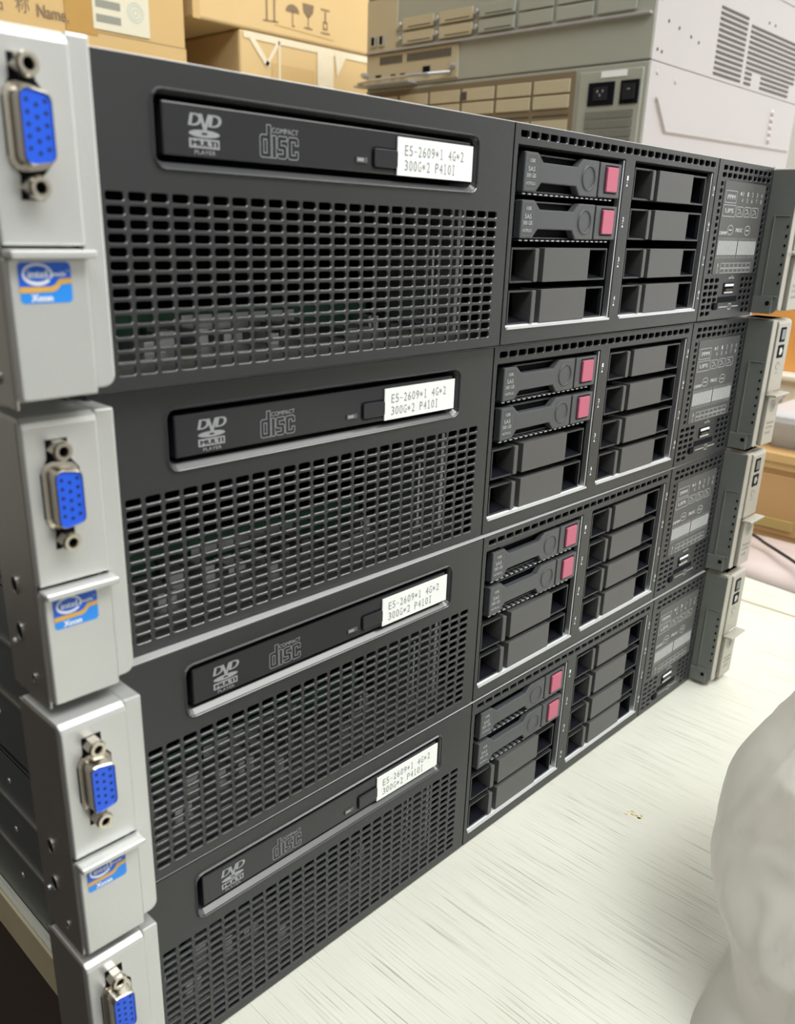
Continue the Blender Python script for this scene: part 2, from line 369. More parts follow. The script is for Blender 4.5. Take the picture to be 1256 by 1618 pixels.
    glyph([(0,.6),(.6,0),(3.6,0),(4.2,.6),(4.2,2.4),(2.9,2.4),(2.9,1.3),(1.5,1.3),(1.5,5.1),(2.9,5.1),(2.9,4.1),(4.2,4.1),(4.2,5.8),(3.6,6.4),(.6,6.4),(0,5.8)], 10.9)
    text(p, 'COMPACT', X+4.6*k, Z+7.1*k, X+15.1*k, Z+8.6*k, y, w_)
    p.build('disc_logos', o, label='grey printed disc logos')
    # paper label (a part of its own so that each server can differ)
    st = MB(); st.box(.1100, .1509, -.00005, .0004, .0635, .0758, M['paper'])
    mono(st, text_rows[0], .1133, .0700, .00232, .0034, -.00012, M['ink'], .72); mono(st, text_rows[1], .1133, .0652, .00232, .0034, -.00012, M['ink'], .72)
    st.build('spec_label', S, label='white printed paper label')
    # drive cage bezel
    cb = MB()
    top = [(.1805+.00684*k, .1805+.00684*k+.0056, .0818, .0844, .0007) for k in range(26)]
    bays = [(.1792, .2632, .0072, .0792, .0006), (.2722, .3562, .0072, .0792, .0006)]
    plate(cb, .1766, .3608, .0004, H, top+bays, 0, .0014, M['black'], M['edge_gloss'])
    for (x0, x1, z0, z1) in ((.1766, .3608, .0004, .0014), (.1766, .3608, H-.0010, H), (.1766, .1776, .0014, H-.0010), (.3598, .3608, .0014, H-.0010)):
        cb.box(x0, x1, .0014, .0115, z0, z1, M['black'])
    for k in range(8):
        x = .2662 if k < 4 else .3588; z = .0697-(k % 4)*.0182
        text(cb, str(k+1), x-.0005, z+.0006, x+.0007, z+.0026, -.0001, M['badge_white'], bold=.0001)
        cb.flat([(x-.0007, z-.0020), (x+.0008, z-.0020), (x+.0000, z-.0008)], -.0001, M['badge_white'])
        cb.flat([(x-.0004, z-.0004), (x+.0004, z-.0004), (x, z+.0001)], -.0001, M['badge_white'])
    cb.build('drive_cage_bezel', S)
    ln = MB()
    for x0, x1 in ((.1792, .2632), (.2722, .3562)):
        ln.prism([(x0+.0004, .0066), (x1, .0066), (x1-.0006, .0076), (x0+.0010, .0076)], -.0006, .0012, M['sill'])
        ln.add([(x0+.0004, -.0006, .0066), (x1, -.0006, .0066), (x1-.0006, .0010, .0082), (x0+.0010, .0010, .0082)], [(0, 1, 2, 3)], M['sill'])
        ln.box(x0, x1, .0012, .05, .0066, .0080, M['sill'])
        ln.box(x1-.0016, x1-.0008, .0002, .0030, .0076, .0786, M['liner'])
        ln.box(x1-.0012, x1, .003, .05, .0072, .0792, M['deep']); ln.box(x0-.0002, x0+.0006, .0014, .05, .0072, .0792, M['deep'])
        ln.box(x0, x1, .0014, .05, .0786, .0794, M['deep']); ln.box(x0, x1, .05, .051, .0072, .0792, M['deep'])
    ln.build('drive_bay', S)
    # two drive carriers
    def carrier(x0, z1):
        root = MB(); x = x0-.1850; z = z1-.0770
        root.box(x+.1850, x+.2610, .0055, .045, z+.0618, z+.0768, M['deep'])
        root.box(x+.1850, x+.2610, .0040, .0056, z+.0762, z+.0768, M['carrier']); root.box(x+.1850, x+.2610, .0040, .0056, z+.0618, z+.0624, M['carrier'])
        for k in range(18): root.box(x+.1862+k*.0040, x+.1862+k*.0040+.0022, .0016, .0060, z+.0608, z+.0613, M['liner'])
        r = root.build('drive_carrier', S)
        h = MB()
        h.prism([(x+a, z+c_) for a, c_ in ((.1850,.0770),(.1940,.0770),(.1982,.0735),(.2240,.0735),(.2282,.0770),(.2414,.0770),(.2414,.0618),(.2270,.0618),(.2238,.0656),(.1975,.0656),(.1940,.0620),(.1850,.0618))], .0004, .0042, M['carrier'])
        h.build('carrier_handle', r, bevel=.0005, seg=2)
        g = MB(); ring = [(x+.2333+.0053*math.cos(a), 0, z+.0694+.0053*math.sin(a)) for a in [i*PI/16 for i in range(32)]]
        ri = [(x+.2333+.0047*math.cos(a), 0, z+.0694+.0047*math.sin(a)) for a in [i*PI/16 for i in range(32)]]
        g.loft([[(a, .0004, c_) for a, _, c_ in ring], [(a*.5+d*.5, -.0001, c_*.5+e*.5) for (a, _, c_), (d, _, e) in zip(ring, ri)], [(a, .0004, c_) for a, _, c_ in ri]], M['carrier'])
        g.build('status_ring', r, smooth=True)
        g = MB(); g.line(rrect(x+.1860, x+.1938, z+.0630, z+.0762, .0010), .00016, .0003, M['faint_print'], True)
        g.line([(x+.1864, z+.0721), (x+.1934, z+.0721)], .00012, .0003, M['faint_print']); g.line([(x+.1864, z+.0665), (x+.1934, z+.0665)], .00012, .0003, M['faint_print'])
        pr = M['white_print']
        text(g, '10K', x+.1885, z+.0730, x+.1922, z+.0745, .00028, pr); text(g, 'SAS', x+.1875, z+.0697, x+.1922, z+.0715, .00028, pr)
        text(g, '300 GB', x+.1866, z+.0673, x+.1930, z+.0689, .00028, pr); text(g, 'HOTPLUG', x+.1867, z+.0645, x+.1929, z+.0657, .00028, pr)
        g.build('capacity_print', r)
        g = MB(); g.prism(rrect(x+.2424, x+.2608, z+.0620, z+.0768, .0006, 2), .0004, .0052, M['carrier']); g.build('latch_block', r, bevel=.0004)
        g = MB(); g.prism(rrect(x+.2476, x+.2570, z+.0645, z+.0750, .0004, 2), -.0006, .0008, M['rose']); g.build('release_button', r, bevel=.0004, label='rose pink push button')
        g = MB(); g.line([(x+.2471, z+.0640), (x+.2575, z+.0640), (x+.2575, z+.0755), (x+.2471, z+.0755)], .0005, .0003, M['deep'], True); g.build('button_surround', r)
    carrier(.1850, .0770); carrier(.1850, .0587)
    # six blanks
    def blank(x, z0):
        g = MB(); h = .0143; p_ = M['black']
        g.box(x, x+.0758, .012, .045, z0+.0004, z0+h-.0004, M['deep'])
        def frame(a, b_, t):
            g.box(a, b_, .0012, .0125, z0+h-t, z0+h, p_); g.box(a, b_, .0012, .0125, z0, z0+t, p_)
        frame(x, x+.0168, .0008); frame(x+.0590, x+.0758, .0008)
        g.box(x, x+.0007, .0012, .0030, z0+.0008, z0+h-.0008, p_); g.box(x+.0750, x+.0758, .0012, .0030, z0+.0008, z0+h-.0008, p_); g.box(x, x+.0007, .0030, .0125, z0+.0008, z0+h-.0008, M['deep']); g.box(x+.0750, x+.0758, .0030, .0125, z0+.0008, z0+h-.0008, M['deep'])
        # sloping scoop floors of the finger pockets, near-black to paint in shade
        for a, b_ in ((x+.0007, x+.0155), (x+.0595, x+.0750)):
            g.add([(a, .0014, z0+.0008), (b_, .0014, z0+.0008), (b_, .0120, z0+.0030), (a, .0120, z0+.0030)], [(0, 1, 2, 3)], M['deep'])
        r = g.build('drive_blank', S)
        g = MB(); g.prism(rrect(x+.0158, x+.0188, z0+.0002, z0+h-.0002, .0006, 2), .0002, .0110, M['grey_plastic']); g.build('pull_bar', r, bevel=.0003)
        g = MB(); g.prism(rrect(x+.0229, x+.0595, z0, z0+h, .0003, 2), .0004, .0120, M['grey_plastic']); g.build('cover_plate', r, bevel=.0004)
    for z in (.0256, .0082): blank(.1813, z)
    for z in (.0623, .0440, .0256, .0082): blank(.2748, z)
    # control and diagnostics panel
    cp = MB(); hs = []
    for k in range(10): hs.append((.3680+.00682*k, .3731+.00682*k, .0815, .0838, .0005)); hs.append((.3675+.00682*k, .3726+.00682*k, .0778, .0801, .0005))
    for j in range(14):
        hs.append((.3671, .3703, .0732-.00360*j, .0754-.00360*j, .0005)); hs.append((.4300, .4335, .0732-.00360*j, .0754-.00360*j, .0005))
    for j in range(6):
        z = .0238-.0037*j
        for k in range(3):
            if not (j == 5 and k == 2): hs.append((.3650+.0066*k, .3700+.0066*k, z-.0023, z, .0005))
            if not (j >= 4 and k == 0): hs.append((.4145+.0062*k, .4192+.0062*k, z-.0023, z, .0005))
    plate(cp, .3620, .4368, .0004, H, hs, 0, .0014, M['black'], M['edge_gloss'], arc=2)
    for (x0, x1, z0, z1) in ((.3620, .4368, .0004, .0014), (.3620, .4368, H-.0010, H), (.3620, .3630, .0014, H-.0010), (.4358, .4368, .0014, H-.0010)):
        cp.box(x0, x1, .0014, .0115, z0, z1, M['black'])
    cp.box(.3620, .4368, .012, .013, .001, .0860, M['deep'])
    o = cp.build('control_panel', S)
    g = MB(); g.prism(rrect(.3722, .4282, .0262, .0762, .001), -.0003, .0002, M['grey_plastic']); g.build('diagnostic_plate', o)
    p = MB(); y = -.00042; wp = M['white_print']
    def rc(x0, x1, z0, z1, wd=.0003): p.line([(x0, z0), (x1, z0), (x1, z1), (x0, z1)], wd, y, wp, True)
    rc(.3745, .3890, .0650, .0712); text(p, 'PPM', .3770, .0668, .3868, .0692, y, wp, bold=.0002)
    rc(.3737, .3898, .0577, .0637); text(p, 'UPS', .3765, .0596, .3870, .0620, y, wp, bold=.0002)
    for k, s_ in enumerate(('2', '5', '1')):
        a = .3912+.0107*k; p.line(rrect(a, a+.0092, .0580, .0632, .0012), .0003, y, wp, True); p.line([(a+.002, .0618), (a+.0045, .0618), (a+.007, .0592)], .0004, y, wp); p.line([(a+.002, .0592), (a+.0045, .0602)], .0004, y, wp)
    for k in range(5):
        a = .3965+.0066*k
        text(p, '01234'[k], a, .0690, a+.0016, .0714, y, wp); text(p, '45678'[k], a, .0656, a+.0016, .0680, y, wp)
    p.flat([(.3944+.001*math.cos(a), .0702+.001*math.sin(a)) for a in [i*PI/5 for i in range(10)]], y, wp)
    for a in (.3870, .4105):
        p.line([(a+.0038*math.cos(t), .0505+.0026*math.sin(t)) for t in [i*PI/10 for i in range(20)]], .00035, y, wp, True); p.line([(a-.002, .0505), (a+.002, .0505)], .0006, y, wp)
    text(p, 'PROC', .3945, .0495, .4035, .0516, y, wp, bold=.0002); text(p, 'DIMM', .3733, .0478, .3825, .0497, y, wp, bold=.0002)
    for k in range(24):
        a = .3738+.00215*k+(.0012 if k > 11 else 0)
        p.flat([(a, .0368), (a+.0014, .0368), (a+.0014, .0446), (a, .0446)], y, wp)
        p.line([(a+.0006, .0452), (a+.0006, .0462)], .0003, y, wp); p.line([(a+.0006, .0350), (a+.0006, .0361)], .0003, y, wp)
    for k in range(7):
        a = .3815+.0060*k; rc(a, a+.0052, .0297, .0322, .00025); rc(a, a+.0052, .0269, .0292, .00025)
    text(p, '1', .3772, .0300, .3781, .0322, y, wp); text(p, '2', .3768, .0269, .3783, .0292, y, wp)
    p.line([(.3968, .0238), (.4020, .0238)], .0003, y+.0003, wp); p.flat([(.4020, .0244), (.4020, .0232), (.4032, .0238)], y+.0003, wp); p.line([(.3985, .0238), (.4000, .0250), (.4010, .0250)], .0003, y+.0003, wp)
    p.flat([(.3968+.0006*math.cos(t), .0238+.0006*math.sin(t)) for t in [i*PI/5 for i in range(10)]], y+.0003, wp)
    p.line([(.3885, .0072), (.3995, .0072)], .0005, y+.0003, wp); p.line([(.4060, .0072), (.4150, .0072)], .0005, y+.0003, wp)
    p.line([(.4012, .0056), (.4043, .0056), (.4043, .0088), (.4012, .0088)], .0004, y+.0003, wp, True)
    p.build('panel_print', o, label='pale printed diagram on the panel')
    g = MB(); g.line([(.3903, .0148), (.4037, .0148), (.4037, .0208), (.3903, .0208)], .0006, -.0002, M['deep'], True)
    g.box(.3908, .4032, -.0004, .0002, .0151, .0205, M['deep'])
    g.box(.3912, .4028, -.0008, -.0003, .0191, .0204, M['badge_white']); g.box(.3912, .4028, -.0008, -.0003, .0151, .0160, M['white_print']); g.box(.3925, .4015, -.0010, -.0003, .0166, .0176, M['leg']); g.build('usb_port', o)
    g = MB(); g.box(.3850, .4112, -.0002, .0001, .0098, .0132, M['deep']); g.box(.3795, .3845, -.0009, .0001, .0060, .0100, M['deep']); g.build('pull_tab_slot', o, bevel=.0003)
    # left ear: folded steel side plate, recessed inner strip, raised main block
    e = MB(); y0 = -.0165
    e.box(-.0362, -.0352, y0+.0026, .0100, .0012, .0850, M['steel'])
    e.add([(-.0362, .010, .002), (-.0362, .010, .085), (-.0100, .0110, .085), (-.0100, .0110, .002)], [(0, 1, 2, 3), (3, 2, 1, 0)], M['steel'])
    e.build('side_plate', S, bevel=.0004, label='bare steel side plate with holes')
    e = MB()
    for z, r, y in ((.0360, .0030, -.0003), (.0212, .0030, .0003), (.0085, .0016, -.0060)):
        rg = [[(-.03622, y+rr*.72*math.cos(t), z+rr*math.sin(t)) for t in [i*PI/12 for i in range(24)]] for rr in (r, r*.86)]
        rg2 = [(-.0366, a[1], a[2]) for a in rg[1]]
        e.loft([rg[0], [(-.0366, a[1], a[2]) for a in rg[0]], rg2], M['steel']); e.add([(-.0363, a[1], a[2]) for a in rg[1]], [tuple(range(23, -1, -1))], M['deep'])
    e.cyl((-.0362, .0050, .0165), (-1, 0, 0), .0010, .0008, .0008, M['liner'], 12)
    e.build('screw_hole', S)
    e = MB()
    pr = rrect(-.0158, -.0100, .0050, .0862, .0001, 2)
    pr = [(-.0158, .0050)] + [(-.0132+.0032*math.cos(math.radians(a)), .0082+.0032*math.sin(math.radians(a))) for a in range(-90, 1, 18)] + [(-.0100, .0862), (-.0158, .0862)]
    e.prism(pr, -.0155, .0008, M['silver']); e.build('ear_inner_strip', S, bevel=.0006, seg=2)
    e = MB()
    prof = [(.0400, y0), (.0835, y0), (.0849, y0+.0005), (.0860, y0+.0022), (.0862, y0+.0060), (.0862, .0080), (.0400, .0080)]
    x0, x1 = -.0360, -.0156
    e.add([(x0, y, z) for z, y in prof]+[(x1, y, z) for z, y in prof], [tuple(range(6, -1, -1)), tuple(range(7, 14))]+[(i, (i+1) % 7, (i+1) % 7+7, i+7) for i in range(7)], M['silver'])
    e.box(x0+.0004, x1-.0004, -.0130, .0080, .0045, .0398, M['steel'])
    o = e.build('mounting_ear', S, bevel=.0005, seg=2, label='brushed silver left mounting ear')
    # latch below: top flange with a rolled lip, flat flap
    e = MB(); yl = -.0176
    e.box(-.0358, -.0162, yl, yl+.0030, .0040, .0372, M['silver'])
    e.box(-.0358, -.0178, yl+.0030, .0060, .0034, .0046, M['silver']); e.box(-.0358, -.0346, yl+.0030, -.001, .0046, .0372, M['silver'])
    e.box(-.0362, -.0150, yl-.0034, yl+.0020, .0372, .0392, M['silver']); o = e.build('release_latch', S, bevel=.0009, seg=3, label='silver latch flap with rolled lip')
    bd = MB(); yb = yl-.00008
    bd.flat(rrect(-.0336, -.0208, .0270, .0364, .0011), yb, M['badge_light'])
    bd.flat([(-.0336, .0364-.001), (-.0333, .0361), (-.0326, .0364), (-.0219, .0364), (-.0211, .0361), (-.0208, .0353), (-.0208, .0326), (-.0238, .0326), (-.0250, .0312), (-.0262, .0308), (-.0336, .0308)], yb-.00004, M['badge_blue'])
    bd.flat([(-.0336, .0294), (-.0256, .0296), (-.0246, .0300), (-.0234, .0313), (-.0208, .0315), (-.0208, .0327), (-.0238, .0326), (-.0250, .0312), (-.0262, .0308), (-.0336, .0308)], yb-.00008, M['badge_gold'])
    wv = M['badge_white']
    ec, er = (-.0291, .0337), (.0034, .0022)
    oo = [(ec[0]+er[0]*math.cos(t), ec[1]+er[1]*math.sin(t)) for t in [math.radians(-20+a*12) for a in range(29)]]
    for i in range(28):
        wd = .00050 + .0003*max(0, math.sin(math.radians(i*12+170)))
        bd.line(oo[i:i+2], wd, yb-.0001-.000012*(i % 3), wv)
    text(bd, 'intel', -.0314, .0328, -.0268, .0346, yb-.00016, wv, bold=.0001); text(bd, 'inside', -.0253, .0332, -.0222, .0342, yb-.0001, wv, bold=.00006); text(bd, 'TM', -.0222, .0341, -.0213, .0345, yb-.0001, wv)
    text(bd, 'Xeon', -.0311, .0274, -.0260, .0291, yb-.0001, wv, bold=.00016)
    bd.build('processor_badge', o, label='blue processor badge with orange stripe')
    # VGA connector
    v = MB(); vx, vz = -.0273, .0651
    # dark cut-out behind
    cut = [(vx-.0052, vz-.0060), (vx-.0026, vz-.0100), (vx-.0030, vz-.0152), (vx+.0026, vz-.0152), (vx+.0026, vz-.0100), (vx+.0056, vz-.0066), (vx+.0056, vz+.0066), (vx+.0030, vz+.0100), (vx+.0030, vz+.0150), (vx-.0030, vz+.0150), (vx-.0030, vz+.0100), (vx-.0052, vz+.0060)]
    v.prism(cut, y0-.0001, y0+.0002, M['deep']); r = v.build('vga_port', S, label='blue video connector port')
    def dshape(dx, h, rr):   # D outline long axis vertical
        a, bb = h, dx; P = []
        for cx, cz, a0 in ((bb-rr, -a+rr+.0006, -90), (bb-rr, a-rr-.0006, 0), (-bb+rr, a-rr, 90), (-bb+rr, -a+rr, 180)):
            for i in range(4): t = math.radians(a0+30*i); P.append((vx+cx+rr*math.cos(t), vz+cz+rr*math.sin(t)))
        return P
    sh = MB()
    fl = dshape(.0050, .0093, .003)
    sh.loft([[(x, y0-.0002, z) for x, z in fl], [(x, y0-.0010, z) for x, z in fl], [(x, y0-.0012, z) for x, z in dshape(.0040, .0082, .0022)],
             [(x, y0-.0056, z) for x, z in dshape(.0038, .0080, .0020)], [(x, y0-.0060, z) for x, z in dshape(.0035, .0077, .0018)], [(x, y0-.0052, z) for x, z in dshape(.0034, .0076, .0017)]], M['nickel'], cap0=True)
    sh.build('connector_shell', r, smooth=False)
    fc = MB(); fc.prism(dshape(.00345, .00765, .0017), y0-.0056, y0-.001, M['blue'])
    for cxi in range(3):
        for j in range(5):
            cx = vx-.0021+cxi*.0021; cz = vz+.0050-j*.00245-(.0006 if cxi == 1 else -.0003)
            fc.flat([(cx+.00048*math.cos(t), cz+.00048*math.sin(t)) for t in [i*PI/5 for i in range(10)]], y0-.00566, M['pin'])
    fc.build('pin_socket', r, label='blue plastic socket face with pin holes')
    for s_ in (1, -1):
        cz = vz+s_*.0125; j = MB()
        j.cyl((vx-.0003, y0+.0002, cz), (0, -1, 0), .0027, .0027, .0044, M['nickel'], 6, True, False, .3)
        R = []
        for rr, yy in ((.0027, y0-.0042), (.0023, y0-.0050), (.0014, y0-.0050), (.0012, y0-.0046), (.0012, y0-.0015)):
            R.append([(vx-.0003+rr*math.cos(t), yy, cz+rr*math.sin(t)) for t in [i*PI/10 for i in range(20)]])
        j.loft(R, M['nickel'], cap1=False); j.add(R[-1], [tuple(range(20))], M['deep']); j.build('jack_screw', r)
    # right ear
    e = MB(); be = M['beige']
    def rprof(z1=.0856):   # profile in yz of inner wall, rounded lower front corner
        P = [(.0010, .0020)] + [(-.0105+.005*math.cos(math.radians(a)), .0070+.005*math.sin(math.radians(a))) for a in range(270, 179, -15)] + [(-.0155, z1), (.0010, z1)]
        return P
    P = rprof(); n = len(P)
    e.add([(.4378, y, z) for y, z in P]+[(.4392, y, z) for y, z in P], [tuple(range(n)), tuple(range(2*n-1, n-1, -1))]+[(i, i+n, (i+1) % n+n, (i+1) % n) for i in range(n)], M['ear_wall'])
    e.box(.4370, .4379, -.0052, -.0044, .0130, .0600, M['ear_wall']); e.box(.4372, .4379, -.0140, -.0044, .0595, .0600, M['ear_wall']); e.box(.4370, .4379, -.0140, -.0042, .0122, .0130, M['ear_wall']); e.box(.4366, .4379, -.0120, .0002, .0020, .0122, M['ear_wall'])
    e.cyl((.4367, -.0095, .0085), (-1, 0, 0), .0014, .0014, .0004, M['deep'], 14)
    for k in range(7): e.box(.4374, .4379, -.0142, -.0130, .020+.0055*k, .0215+.0055*k, M['deep'])
    e.build('ear_side_wall', S, bevel=.0003, label='dark inner wall of the right ear')
    e = MB()
    rp = [(.4450, .0040), (.4450, .0864), (.4380, .0864)] + [(.4412+.0032*math.cos(math.radians(a)), .0072+.0032*math.sin(math.radians(a))) for a in range(180, 271, 18)]
    e.prism(rp, -.0158, -.0140, be); e.box(.4396, .4450, -.0140, .0010, .0045, .0864, be)
    e.build('ear_trim_strip', S, bevel=.0006)
    e = MB(); x0, x1 = .4462, .4672
    e.add([(x0, y, z) for z, y in prof]+[(x1, y, z) for z, y in prof], [tuple(range(6, -1, -1)), tuple(range(7, 14))]+[(i, (i+1) % 7, (i+1) % 7+7, i+7) for i in range(7)], be)
    e.box(.4450, .4674, -.0120, .0090, .0045, .0862, M['steel'])
    o = e.build('mounting_ear', S, bevel=.0005, label='silver right mounting ear')
    g = MB(); g.prism(rrect(.4508, .4590, .0720, .0812, .0006), y0-.0003, y0+.0002, M['deep']); g.prism(rrect(.4522, .4576, .0735, .0798, .0005), y0-.0006, y0-.0002, M['chassis']); g.build('power_button', o)
    g = MB(); g.prism(rrect(.4508, .4600, .0618, .0700, .0006), y0-.0003, y0+.0002, M['deep']); g.prism([(.4530, .0640), (.4560, .0636), (.4580, .0660), (.4560, .0684), (.4530, .0680)], y0-.0005, y0-.0002, M['liner']); g.build('status_light', o)
    g = MB(); g.line([(.4550+.0026*math.cos(t), .0565+.0022*math.sin(t)) for t in [i*PI/8 for i in range(14)]], .0005, y0-.0001, M['faint_print']); g.line([(.4528, .0520), (.4572, .0520)], .0005, y0-.0001, M['faint_print']); g.build('icon_print', o)
    e = MB(); e.box(.4480, .4664, yl, yl+.0030, .0040, .0372, be); e.box(.4480, .4664, yl+.0030, .0060, .0034, .0046, be)
    e.box(.4464, .4690, yl-.0050, yl+.0020, .0372, .0388, be); o = e.build('release_latch', S, bevel=.0008, seg=2, label='right silver latch flap with lip')
    g = MB(); cx, cz = .4566, .0302; yq = yl-.0001
    g.line([(cx+.0038*math.cos(t), cz+.0038*math.sin(t)) for t in [i*PI/12 for i in range(24)]], .0005, yq, M['ink'], True)
    g.line([(cx-.0010, cz-.0018), (cx-.0002, cz+.0030)], .0005, yq, M['ink']); g.line([(cx-.0006, cz+.0008), (cx+.0002, cz+.0008), (cx-.0001, cz-.0015)], .0005, yq, M['ink']); g.line([(cx+.0003, cz-.0030), (cx+.0012, cz+.0012), (cx+.0022, cz+.0012), (cx+.0017, cz-.0015), (cx+.0008, cz-.0015)], .0005, yq, M['ink'])
    text(g, 'ProLiant', .4515, .0182, .4630, .0200, yq, M['faint_print']); text(g, 'DL380p', .4515, .0148, .4618, .0166, yq, M['faint_print']); text(g, 'Gen8', .4515, .0114, .4590, .0132, yq, M['faint_print'])
    g.build('ear_logo', o, label='round logo and small model lettering')
    return S

proto = build_server(('E5-2609*1 4G*2', '300G*2 P410I'))
P = 0.0875
XF = {1: (-0.0000, -0.00095, 0.00295, 0.00013), 2: (0.00195, 0.00296, -0.0078, -0.00035), 3: (0.00054, 0.00065, 0.0037, 0.0002), 4: (0, 0, 0, 0)}
LB = {1: 'black rack server with silver ears, topmost of the stack of four', 2: 'black rack server with silver ears, second from the top of the stack',
      3: 'black rack server with silver ears, third from the top of the stack', 4: 'black rack server with silver ears, lowest of the stack, lying on the table'}
for i in (1, 2, 3, 4):
    s = proto if i == 1 else copy_tree(proto)
    dx, dy, rz, dz = XF[i]
    s.location = (.2+dx-.2*math.cos(rz), dy-.2*math.sin(rz), (4-i)*P+dz); s.rotation_euler = (0, 0, rz)
    tag(s, LB[i], 'server', 'stacked black rack servers')

# ------------------------------------------------------------ grey servers behind (rear faces towards -x, flanks towards -y)
M['galv'] = mat('galvanized_sheet', (0.45, 0.425, 0.43), 0.45, 0.35, 0.5, 0.04, 300, 0.03, 8)
M['rear'] = mat('olive_grey_rear_metal', (0.42, 0.43, 0.37), 0.5, 0.3, 0.5, 0.03, 300, 0.05, 12)
M['bracket'] = mat('warm_slot_cover', (0.56, 0.49, 0.34), 0.5, 0.25, 0.5, 0, 1, 0.06, 20)
M['slot_gap_shade'] = mat('slot_gap_shadow', (0.20, 0.15, 0.09), 0.6)  # dark brown stands in for the shadow outlining the slot covers
M['slot'] = mat('slot_shadow_metal', (0.07, 0.06, 0.05), 0.6)
GX, GY, GW, GL = .825, .312, .448, .425
def yzbox(mb, y0, y1, z0, z1, m, out=.0015, inn=.002):     # feature on the rear face (faces -x), local coordinates
    mb.box(-out, inn, y0, y1, z0, z1, m)
def grey(name, z0, z1, label):
    g = empty(name, (GX, GY, z0)); h = z1-z0
    b = MB(); b.box(.0015, GL, 0, GW, 0, h, M['galv']); b.box(0, .0016, .0008, GW-.0008, .0008, h-.0008, M['rear'])
    b.build('chassis', g, bevel=.0012)
    return tag(g, label, 'server', 'grey servers stacked behind'), h
# bottom two of the stack, mostly hidden behind the black servers
g0, h = grey('grey_server', T0+.0002, .1545, 'grey metal server at the bottom of the grey stack'); b = MB(); b.box(-.001, .001, .02, .42, .02, .13, M['bracket']); b.build('slot_covers', g0)
g1, h = grey('grey_server', .155, .3095, 'grey metal server under the one with the mains socket'); b = MB(); b.box(-.001, .001, .02, .42, .02, .13, M['bracket']); b.build('slot_covers', g1)
g2, h = grey('grey_server', .310, .4885, 'grey metal server with mains socket and fan grille')
b = MB(); z = lambda q: q-.310; Y = lambda q: q-GY
yzbox(b, Y(.318), Y(.400), z(.330), z(.482), M['rear'], .002); ps = b.build('power_supply', g2, bevel=.001)
b = MB(); b.box(-.0035, -.0015, Y(.352), Y(.386), z(.446), z(.470), M['deep']); b.box(-.0045, -.003, Y(.360), Y(.378), z(.451), z(.465), M['gloss'])
for a, c_ in ((.365, .459), (.372, .459), (.3685, .455)): b.box(-.0052, -.004, Y(a), Y(a+.0016), z(c_), z(c_+.003), M['liner'])
b.build('power_inlet', ps, bevel=.0008, label='black mains socket')
b = MB(); b.box(-.0035, -.0015, Y(.321), Y(.344), z(.446), z(.470), M['deep']); b.box(-.005, -.003, Y(.325), Y(.340), z(.450), z(.466), M['gloss']);
b.box(-.0055, -.0048, Y(.3305), Y(.3345), z(.4600), z(.4612), M['liner']); b.build('rocker_switch', ps, bevel=.0008, label='black rocker switch')
b = MB()
for k in range(6): b.box(-.0028, -.0015, Y(.326), Y(.388), z(.440-.010*k)-.0075, z(.440-.010*k), M['slot'])
for k in range(6):
    for j in range(24): b.box(-.0034, -.0026, Y(.327+.0026*j), Y(.327+.0026*j)+.0008, z(.440-.010*k)-.0075, z(.440-.010*k), M['rear'])
b.build('fan_grille', ps)
b = MB(); b.box(-.0026, -.0018, Y(.338), Y(.371), z(.4745), z(.4810), M['paper']); b.build('rating_label', ps)
b = MB()
yzbox(b, Y(.406), Y(.752), z(.395), z(.4845), M['slot_gap_shade'], .0014)
bk = b.build('slot_shadow_panel', g2)
b = MB()
for r_ in range(2):
    for k in range(6):
        y0 = .412+.0565*k; z0 = .463-.0165*r_
        b.box(-.0030, -.0012, Y(y0), Y(y0+.052), z(z0), z(z0+.0145), M['bracket'])
b.build('slot_cover', bk, bevel=.001)
b = MB()
for k in range(6):
    y0 = .412+.0565*k; b.box(-.0020, -.0012, Y(y0), Y(y0+.052), z(.4385), z(.4398), M['slot']); b.box(-.0030, -.0012, Y(y0), Y(y0+.052), z(.420), z(.434), M['bracket'])
b.box(-.0034, -.0012, Y(.569), Y(.578), z(.464), z(.474), M['slot']); b.build('vent_slot', bk)
# flank: embossed step, rivets, bumps
b = MB(); pts = [(.038, .451), (.05, .428), (.40, .436)]
for (xa, za), (xb, zb) in (((.022, .455), (.048, .425)), ((.048, .425), (.415, .432))):
    n_ = 1; b.add([(xa, -.0004, z(za)), (xb, -.0004, z(zb)), (xb, -.0028, z(zb)-.004), (xa, -.0028, z(za)-.004), (xb, .0, z(zb)-.007), (xa, .0, z(za)-.007)], [(3, 2, 1, 0), (5, 4, 2, 3)], M['galv'])
b.build('embossed_step', g2)
b = MB()
for (xa, za) in ((.018, .478), (.062, .474), (.012, .402), (.05, .402), (.075, .402), (.385, .405), (.40, .398)): b.cyl((xa, .0005, z(za)), (0, -1, 0), .003, .002, .0016, M['galv'], 12)
for k in range(5): b.cyl((.345-.0, .0005, z(.470-.0085*k)), (0, -1, 0), .006, .0025, .003, M['galv'], 14)
b.build('rivet', g2)
g3, h = grey('grey_server', .489, .600, 'grey metal server with network ports and wide vent slots in its flank')
z = lambda q: q-.489
b = MB(); yzbox(b, .004, GW-.004, z(.5325), z(.5350), M['galv'], .006); b.build('shelf_lip', g3, bevel=.0005)
b = MB(); yzbox(b, Y(.588), Y(.757), z(.4925), z(.5315), M['bracket'], .002); pn = b.build('port_panel', g3, bevel=.0006)
b = MB()
for k in range(2):
    for j in range(20 if k == 0 else 11): b.box(-.0028, -.0018, Y((.600 if k == 0 else .688)+.0040*j), Y((.600 if k == 0 else .688)+.0040*j)+.0022, z(.518), z(.5275), M['slot'])
b.build('vent_holes', pn)
